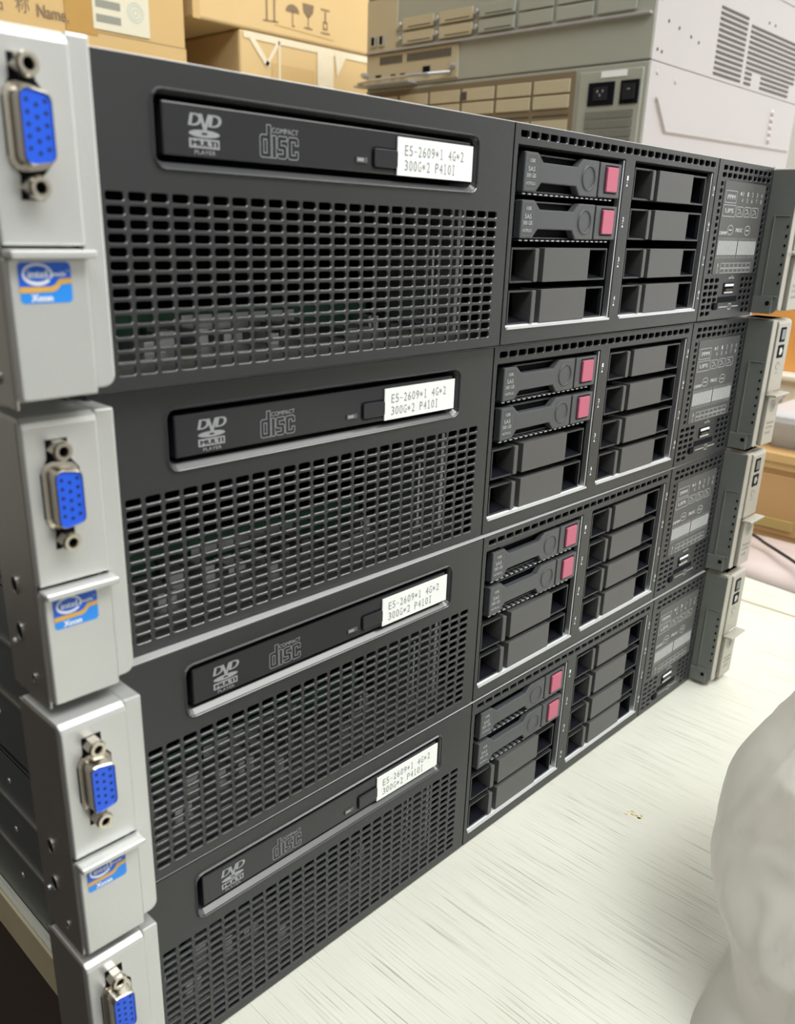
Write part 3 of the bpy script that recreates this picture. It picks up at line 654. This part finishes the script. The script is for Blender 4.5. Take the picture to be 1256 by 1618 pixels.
for a, wd, ht in ((.636, .012, .011), (.682, .008, .006), (.700, .008, .006), (.728, .010, .007)):
    b = MB(); b.box(-.0034, -.0018, Y(a), Y(a)+wd, z(.4985), z(.4985)+ht, M['deep']); b.build('port_opening', pn)
for a in (.595, .7565):
    b = MB(); b.cyl((-.002, Y(a), z(.506)), (-1, 0, 0), .004, .0035, .009, M['liner'], 14); b.build('thumb_screw', g3)
b = MB(); pp = [(-.002, Y(.598), z(.499)), (-.018, Y(.625), z(.497)), (-.026, Y(.65), z(.496)), (-.026, Y(.72), z(.4955)), (-.018, Y(.757), z(.4945))]
b.tube(pp, .0022, M['liner']); b.box(-.020, .0, Y(.66), Y(.765), z(.4905), z(.4925), M['galv']); b.build('pull_handle', g3, label='bright metal pull handle')
b = MB(); yzbox(b, Y(.700), Y(.757), z(.536), z(.598), M['bracket'], .002)
for a in (.738, .722): b.box(-.0045, -.0018, Y(a), Y(a+.011), z(.541), z(.555), M['liner']); b.box(-.0052, -.0040, Y(a+.003), Y(a+.008), z(.543), z(.553), M['deep'])
b.build('network_jacks', g3)
b = MB()
for k in range(3):
    for j in range(2):
        y0 = .500+.066*k; z0 = .539+.017*j; b.box(-.0045, -.0012, Y(y0), Y(y0+.055), z(z0), z(z0+.0135), M['bracket'] if k else M['rear']); b.box(-.0048, -.0040, Y(y0+.004), Y(y0+.045), z(z0+.002), z(z0+.0035), M['slot'])
        b.cyl((-.003, Y(y0+.059), z(z0+.007)), (-1, 0, 0), .0035, .003, .004, M['liner'], 10)
b.build('expansion_card', g3, bevel=.0006)
b = MB()
for k in range(3):
    for j in range(2):
        y0 = .335+.055*k; z0 = .539+.0165*j; b.box(-.0028, -.0012, Y(y0), Y(y0+.050), z(z0), z(z0+.0145), M['rear'])
b.build('slot_cover', g3, bevel=.0008)
b = MB()
for k in range(13):
    zz_ = z(.4935+.0058*k); b.box(.152, .2285, -.0006, .0004, zz_, zz_+.0029, M['slot'])
    if k < 3: b.box(.2400, .2600, -.0006, .0004, zz_, zz_+.0029, M['slot']); b.box(.290, .385, -.0006, .0004, zz_, zz_+.0029, M['slot'])
    elif k < 12: b.box(.2400, .400, -.0006, .0004, zz_, zz_+.0029, M['slot'])
b.build('side_vent', g3, label='wide dark vent slots')
b = MB()
for xa, za in ((.012, .5), (.022, .499), (.03, .53), (.055, .527), (.085, .523), (.105, .52), (.01, .548), (.13, .575), (.29, .57), (.31, .57)): b.cyl((xa, .0004, z(za)), (0, -1, 0), .0018, .0018, .0008, M['slot'], 10)
b.build('rivet', g3)
g4, h = grey('grey_server', .6005, .690, 'dark vented grey server at the very top right of the frame')
b = MB()
for k in range(8): b.box(.20, .41, -.0006, .0004, .008+.0075*k, .012+.0075*k, M['deep'])
b.build('side_vent', g4)

# ------------------------------------------------------------ cardboard cartons
M['card'] = mat('kraft_cardboard', (0.58, 0.40, 0.18), 0.75, 0, 0.25, 0.05, 150, 0.07, 9)
M['card2'] = mat('kraft_cardboard_light', (0.65, 0.47, 0.23), 0.75, 0, 0.25, 0.05, 150, 0.06, 9)
M['tape'] = mat('brown_packing_tape', (0.46, 0.27, 0.08), 0.25, 0, 0.5, 0, 1, 0.08, 30)
M['clear'] = mat('clear_tape_painted_sheen', (0.78, 0.70, 0.52), 0.12, 0, 0.6, 0.6, 60, 0.1, 40)  # pale colour paints in the highlights on the tape
M['card_ink'] = mat('carton_ink', (0.22, 0.15, 0.085), 0.7)
M['label'] = mat('shipping_label_paper', (0.66, 0.62, 0.48), 0.6)
M['bar_ink'] = mat('barcode_grey', (0.26, 0.26, 0.22), 0.6)
M['stamp'] = mat('pale_blue_stamp', (0.42, 0.52, 0.48), 0.6)
CY = 1.0
def carton(name, x0, x1, y0, y1, z0, z1, m, label, flaps=True):
    c = empty(name, (x0, y0, z0)); w_, d, h = x1-x0, y1-y0, z1-z0; b = MB()
    b.box(0, w_, 0, d, 0, h, m); b.build('box_body', c, bevel=.004, seg=2)
    return tag(c, label, 'box', 'cardboard cartons at the back')
c1 = carton('cardboard_carton', .20, .6855, CY, 1.50, T0+.0002, .75, M['card'], 'brown carton with NAME lettering and white shipping label, at the left')
lx = lambda v: v-.20
b = MB(); b.box(lx(.500), .4856, -.0008, .001, .5440, .5446, M['slot']); b.box(lx(.500), .4850, -.0006, .002, .42, .544, M['card']); b.build('lower_flap', c1)
b = MB(); b.box(lx(.500), lx(.545), -.0012, .0, .540, .80-.06, M['tape']); b.build('packing_tape', c1, label='brown tape strip')
b = MB(); b.box(lx(.5395), lx(.6255), -.0016, -.0004, .5485, .640, M['label'])
for k, (za, zb) in enumerate(((.5575, .5670), (.5750, .5845), (.5925, .602), (.61, .62))): b.flat([(lx(.544), za), (lx(.581), za), (lx(.581), zb), (lx(.544), zb)], -.0018, M['bar_ink'])
for rr in (.012, .0085, .004): b.line([(lx(.604)+rr*math.cos(t), .577+rr*math.sin(t)) for t in [i*PI/10 for i in range(20)]], .0012, -.0018, M['stamp'], True)
for k in range(5): b.line([(lx(.592), .597+.008*k), (lx(.618), .597+.008*k)], .0016, -.0018, M['stamp'])
b.build('shipping_label', c1, label='white barcode label')
b = MB(); text(b, '名', lx(.400), .549, lx(.418), .569, -.0006, M['card_ink']); text(b, '称', lx(.4345), .5505, lx(.4525), .5705, -.0006, M['card_ink'])
text(b, 'Name,', lx(.4620), .5475, lx(.5040), .5640, -.0013, M['card_ink'], bold=.0006); b.build('box_lettering', c1)
c3 = carton('cardboard_carton', .7825, 1.30, CY, 1.55, T0+.0002, .5865, M['card2'], 'brown carton wrapped in shiny clear tape, under the overhanging carton')
lx = lambda v: v-.7825
b = MB()
def strip(mb, pts, wd, m):
    mb.line(pts, wd, -.0012, m)
strip(b, [(lx(.86), .40), (lx(.86), .583)], .004, M['clear']); b.flat([(lx(.942), .40), (lx(.978), .40), (lx(.976), .5855), (lx(.940), .5855)], -.0012, M['clear'])
strip(b, [(lx(.805), .578), (lx(.835), .545)], .009, M['clear']); strip(b, [(lx(.835), .545), (lx(.858), .578)], .006, M['clear'])
b.flat([(lx(.79), .5860), (lx(1.15), .5860), (lx(1.15), .5760), (lx(.79), .5760)], -.001, M['clear']); b.flat([(lx(.978), .585), (lx(1.01), .585), (lx(.985), .545)], -.0014, M['clear'])
b.build('clear_tape', c3, label='crinkled clear tape')
b = MB(); b.flat([(lx(.845), .45), (lx(.935), .45), (lx(.935), .548), (lx(.845), .548)], -.0008, M['card']); b.build('side_print', c3)
c2 = carton('cardboard_carton', .6985, 1.35, CY-.0015, 1.50, .5870, .98, M['card2'], 'large brown carton with handling symbols, overhanging the taped one')
lx = lambda v: v-.6985; zz = lambda v: v-.587
b = MB(); b.box(-.0006, .012, -.0010, .001, .0, .39, M['card']); b.build('corner_flap', c2)
b = MB(); ik = M['card_ink']; yk = -.0006
# upright arrows, umbrella, wine glass, stacking figure
for a in (.835, .850): b.line([(lx(a), zz(.607)), (lx(a), zz(.640))], .003, yk, ik); b.flat([(lx(a)-.006, zz(.638)), (lx(a)+.006, zz(.638)), (lx(a), zz(.650))], yk, ik)
b.line([(lx(.828), zz(.605)), (lx(.857), zz(.6065))], .0018, yk, ik)
b.flat([(lx(.887)+.014*math.cos(t), zz(.625)+.011*math.sin(t)) for t in [i*PI/10 for i in range(11)]], yk, ik); b.line([(lx(.887), zz(.626)), (lx(.887), zz(.606))], .0018, yk, ik); b.line([(lx(.887), zz(.606)), (lx(.891), zz(.606))], .0018, yk, ik)
b.flat([(lx(.908), zz(.642)), (lx(.932), zz(.642)), (lx(.930), zz(.630)), (lx(.922), zz(.623)), (lx(.918), zz(.623)), (lx(.910), zz(.630))], yk, ik); b.line([(lx(.920), zz(.624)), (lx(.920), zz(.608))], .0018, yk, ik); b.line([(lx(.912), zz(.6075)), (lx(.928), zz(.6075))], .002, yk, ik)
b.line([(lx(.948), zz(.606)), (lx(.966), zz(.606))], .002, yk, ik); b.line([(lx(.948), zz(.640)), (lx(.966), zz(.640))], .002, yk, ik); b.line([(lx(.953), zz(.612)), (lx(.961), zz(.612)), (lx(.961), zz(.622)), (lx(.953), zz(.622))], .002, yk, ik, True); b.line([(lx(.957), zz(.622)), (lx(.957), zz(.636))], .003, yk, ik)
b.line([(lx(.850), zz(.602)), (lx(.975), zz(.598))], .0008, yk, M['tape'])
b.build('handling_symbols', c2, label='printed handling symbols')

# ------------------------------------------------------------ things at the far right of the tables
M['pine'] = mat('golden_pine_board', (0.62, 0.40, 0.17), 0.5, 0, 0.4, 0, 1, 0.12, 14)
M['brass'] = mat('dull_yellow_holder', (0.46, 0.34, 0.12), 0.5)
M['pine_dark'] = mat('pine_drawer_front', (0.50, 0.30, 0.13), 0.5, 0, 0.4, 0, 1, 0.12, 14)
dx0 = .800
w1 = empty('wooden_drawer_box', (dx0, .0, T0+.0002)); b = MB()
b.box(0, .36, -.20, .288, 0, .086, M['pine_dark']); b.build('box_body', w1, bevel=.001)
b = MB(); b.box(-.006, .365, -.205, .292, .086, .0960, M['pine']); b.box(-.003, .362, -.203, .290, .0780, .0860, M['pine']); b.build('top_board', w1, bevel=.0012)
b = MB(); b.box(-.003, .001, -.195, .278, .008, .072, M['pine_dark']); dr = b.build('drawer_front', w1, bevel=.001)
b = MB(); b.box(-.0050, -.0025, .062, .102, .014, .025, M['brass']); b.build('label_holder', dr, bevel=.0005, label='brass-coloured label holder')
tag(w1, 'golden wooden drawer box on the side table, behind the right server ears', 'drawer box')
M['mauve'] = mat('pink_translucent_film', (0.50, 0.42, 0.40), 0.35, 0, 0.5, 0.3, 25, 0.12, 10)
# crumpled pink film lying on the table
def pillow(name, pts, z0, hgt, m, label, cat, n=26, seed=0, wr=.3):
    cx = sum(p[0] for p in pts)/len(pts); cy = sum(p[1] for p in pts)/len(pts); b = MB(); rings = []
    O = []
    for i in range(len(pts)):
        p, q = Vector(pts[i]), Vector(pts[(i+1) % len(pts)])
        for k in range(8): O.append(p.lerp(q, k/8))
    for j in range(n+1):
        t = j/n; f = math.cos(t*PI/2)**.6 if t < 1 else 0.001; up = math.sin(t*PI/2)
        rg = []
        for p in O:
            x, y = cx+(p.x-cx)*f, cy+(p.y-cy)*f
            nz = noise.noise(Vector((x*14+seed, y*14, t)))*wr + noise.noise(Vector((x*45+seed, y*45, t)))*wr*.4
            rg.append((x-cx, y-cy, max(0, hgt*up*(1+nz)) if t > 0 else 0))
        rings.append(rg)
    b.loft(rings, m, True, True); o = b.build(name, smooth=True); o.location = (cx, cy, z0); return tag(o, label, cat)
pillow('pink_film_bag', [(.680, .13), (.780, .115), (.780, -.02), (.79, -.16), (.70, -.15), (.665, .0)], T0+.0002, .016, M['mauve'], 'pinkish crumpled film lying flat in front of the wooden drawer box', 'plastic film', seed=3)
b = MB(); ca = [(.790, .158, .0022), (.765, .122, .012), (.737, .082, .0205), (.718, .060, .0215), (.702, .040, .022), (.682, .014, .0215), (.662, -.012, .017), (.635, -.06, .0025), (.60, -.12, .0022)]
def cr(P_, n=8):
    out = []; V = [Vector(p) for p in P_]; V = [V[0]]+V+[V[-1]]
    for i in range(1, len(V)-2):
        for k in range(n):
            t = k/n; out.append(.5*((2*V[i])+(-V[i-1]+V[i+1])*t+(2*V[i-1]-5*V[i]+4*V[i+1]-V[i+2])*t*t+(-V[i-1]+3*V[i]-3*V[i+1]+V[i+2])*t**3))
    return out+[V[-2]]
b.tube(cr(ca), .0016, M['gloss']); tag(b.build('black_cable', smooth=True), 'thin black cable lying over the pinkish film', 'cable')
M['clearplast'] = mat('translucent_plastic', (0.72, 0.72, 0.74), 0.25, 0, 0.5, 0, 1, 0, 1, **{'Transmission Weight': 0.35, 'IOR': 1.3})
M['greyplast'] = mat('grey_plastic_box', (0.22, 0.20, 0.22), 0.5)
M['creamplast'] = mat('cream_plastic', (0.78, 0.74, 0.62), 0.45)
M['orange'] = mat('orange_plastic', (0.86, 0.40, 0.10), 0.4, 0, 0.5, 0, 1, 0.2, 14); M['pinkplast'] = mat('pink_rim_plastic', (0.80, 0.30, 0.38), 0.4)
ZT = T0+.0962+.0002
def tub(name, cx, cy, z0, rx, ry, hgt, m, taper, label, cat, rim=None, lid=False):
    o = empty(name, (cx, cy, z0)); b = MB(); rings = []
    def rr(s, z): return [(p[0], p[1], z) for p in rrect(-rx*s, rx*s, -ry*s, ry*s, min(rx, ry)*.35*s, 5)]
    b.loft([rr(taper, 0), rr(1, hgt), rr(.96, hgt), rr(taper*.95, .002)], m, True, True); b.build('body', o)
    b = MB(); b.loft([rr(1.0, hgt-.006), rr(1.07, hgt-.006), rr(1.07, hgt), rr(.97, hgt)], rim or m); 
    if lid: b.loft([rr(.97, hgt), rr(.9, hgt+.004)], rim or m, False, True)
    b.build('rim', o); return tag(o, label, cat)
tub('plastic_tub', .870, .080, ZT, .060, .045, .036, M['clearplast'], .78, 'translucent plastic tub on the wooden drawer box', 'tub', lid=True)
b = MB(); b.box(-.03, .03, -.025, .02, 0, .030, M['greyplast']); b.box(-.032, .032, -.027, .022, .030, .034, M['greyplast']); o = b.build('grey_plastic_box', bevel=.0015); o.location = (.925, .172, ZT); o.rotation_euler = (0, 0, .2)
tag(o, 'small dark grey box behind the translucent tub', 'box')
b = MB(); b.box(-.07, .07, -.10, .10, 0, .054, M['creamplast']); b.box(-.076, .074, -.104, .104, .046, .0535, M['creamplast']); o = b.build('cream_storage_box', bevel=.002); o.location = (1.06, .165, ZT); tag(o, 'cream plastic storage box under the orange tub', 'box')
tub('orange_tub', 1.06, .165, ZT+.0545, .050, .075, .095, M['orange'], .85, 'orange plastic tub standing on the cream storage box', 'tub', rim=M['pinkplast'])

# ------------------------------------------------------------ the plastic bag in the near right corner
def bag_mat():
    m = mat('grey_plastic_bag', (0.66, 0.645, 0.61), 0.33, 0, 0.5)
    nt = m.node_tree; b_ = nt.nodes['Principled BSDF']; N = nt.nodes.new; L = nt.links.new
    tc = N('ShaderNodeTexCoord'); mp = N('ShaderNodeMapping'); mp.inputs['Scale'].default_value = (1, 1, .55)
    n = N('ShaderNodeTexNoise'); n.noise_type = 'RIDGED_MULTIFRACTAL'; n.inputs['Scale'].default_value = 26; n.inputs['Detail'].default_value = 3; n.inputs['Distortion'].default_value = 0.5
    bp = N('ShaderNodeBump'); bp.inputs['Strength'].default_value = 1.0; bp.inputs['Distance'].default_value = 0.003
    L(tc.outputs['Object'], mp.inputs[0]); L(mp.outputs[0], n.inputs['Vector']); L(n.outputs[0], bp.inputs['Height']); L(bp.outputs[0], b_.inputs['Normal'])
    tr = N('ShaderNodeBsdfTranslucent'); tr.inputs[0].default_value = (0.80, 0.78, 0.74, 1); L(bp.outputs[0], tr.inputs['Normal'])
    tp = N('ShaderNodeBsdfTransparent'); m1_ = N('ShaderNodeMixShader'); m2_ = N('ShaderNodeMixShader'); m1_.inputs[0].default_value = 0.38; m2_.inputs[0].default_value = 0.30
    out = nt.nodes['Material Output']
    L(b_.outputs[0], m1_.inputs[1]); L(tr.outputs[0], m1_.inputs[2]); L(m1_.outputs[0], m2_.inputs[1]); L(tp.outputs[0], m2_.inputs[2]); L(m2_.outputs[0], out.inputs[0])
    return m
M['bag'] = bag_mat()
outl = [(0.1616, -0.1362, 0.0), (0.176, -0.1368, .008), (0.1984, -0.1348, .020), (0.2040, -0.1260, .034), (0.2052, -0.1179, .045), (0.216, -0.1120, .060), (0.2262, -0.1097, .075), (0.2310, -.1125, .088), (0.2364, -0.1171, .100), (0.2430, -.1215, .110), (0.2479, -0.1249, .120), (.2500, -.1310, .135), (0.2550, -0.1400, .150)]
NA = 260; rings = []; cam_p = Vector((-0.121, -0.2257, 0))
ol = cr(outl, 7)
def crumple(q, f):
    a = noise.noise(Vector((q.x*f, q.y*f, q.z*f*.55))); return 1-abs(a)*2.2
for k, Pp in enumerate(ol):
    z = Pp.z; v = Vector((Pp.x, Pp.y, 0))-cam_p; v.normalize(); d = Vector((v.y, -v.x, 0)); r1 = .150-.25*max(0, z-.06)
    Pp = Vector((Pp.x, Pp.y, 0)); c = Pp + d*r1; rg = []
    for i in range(NA):
        t = 2*PI*i/NA; q = c - d*r1*math.cos(t) + v*(.100-.22*z)*math.sin(t); q.z = z
        wq = q + Vector((noise.noise(q*18), noise.noise(q*18+Vector((9, 0, 0))), 0))*.012
        off = .007*(crumple(wq, 20)-.5) + .0045*(crumple(wq+Vector((3, 1, 0)), 44)-.5) + .0022*(crumple(wq, 100)-.5)
        w_ = (1-.85*max(0, math.cos(t))**8)*min(1, z/.012)
        n_ = (q-Vector((c.x, c.y, z))).normalized(); q = q + n_*off*w_
        rg.append((q.x, q.y, z+.004*crumple(wq, 22)*w_ if k else T0+.0004))
    rings.append(rg)
cx = sum(p[0] for p in rings[-1])/NA; cy = sum(p[1] for p in rings[-1])/NA; last = rings[-1]
for f, dz in ((.92, .008), (.8, .014), (.65, .019), (.5, .022), (.35, .024), (.2, .025), (.05, .025)):
    rings.append([(cx+(x-cx)*f, cy+(y-cy)*f, z+dz+.010*(crumple(Vector((x*f, y*f, f*.2)), 20)-.6)) for x, y, z in last])
b = MB(); b.loft(rings, M['bag'], True, True); o = b.build('plastic_bag', smooth=True)
tag(o, 'crumpled grey translucent plastic bag in the near right corner of the table', 'bag')
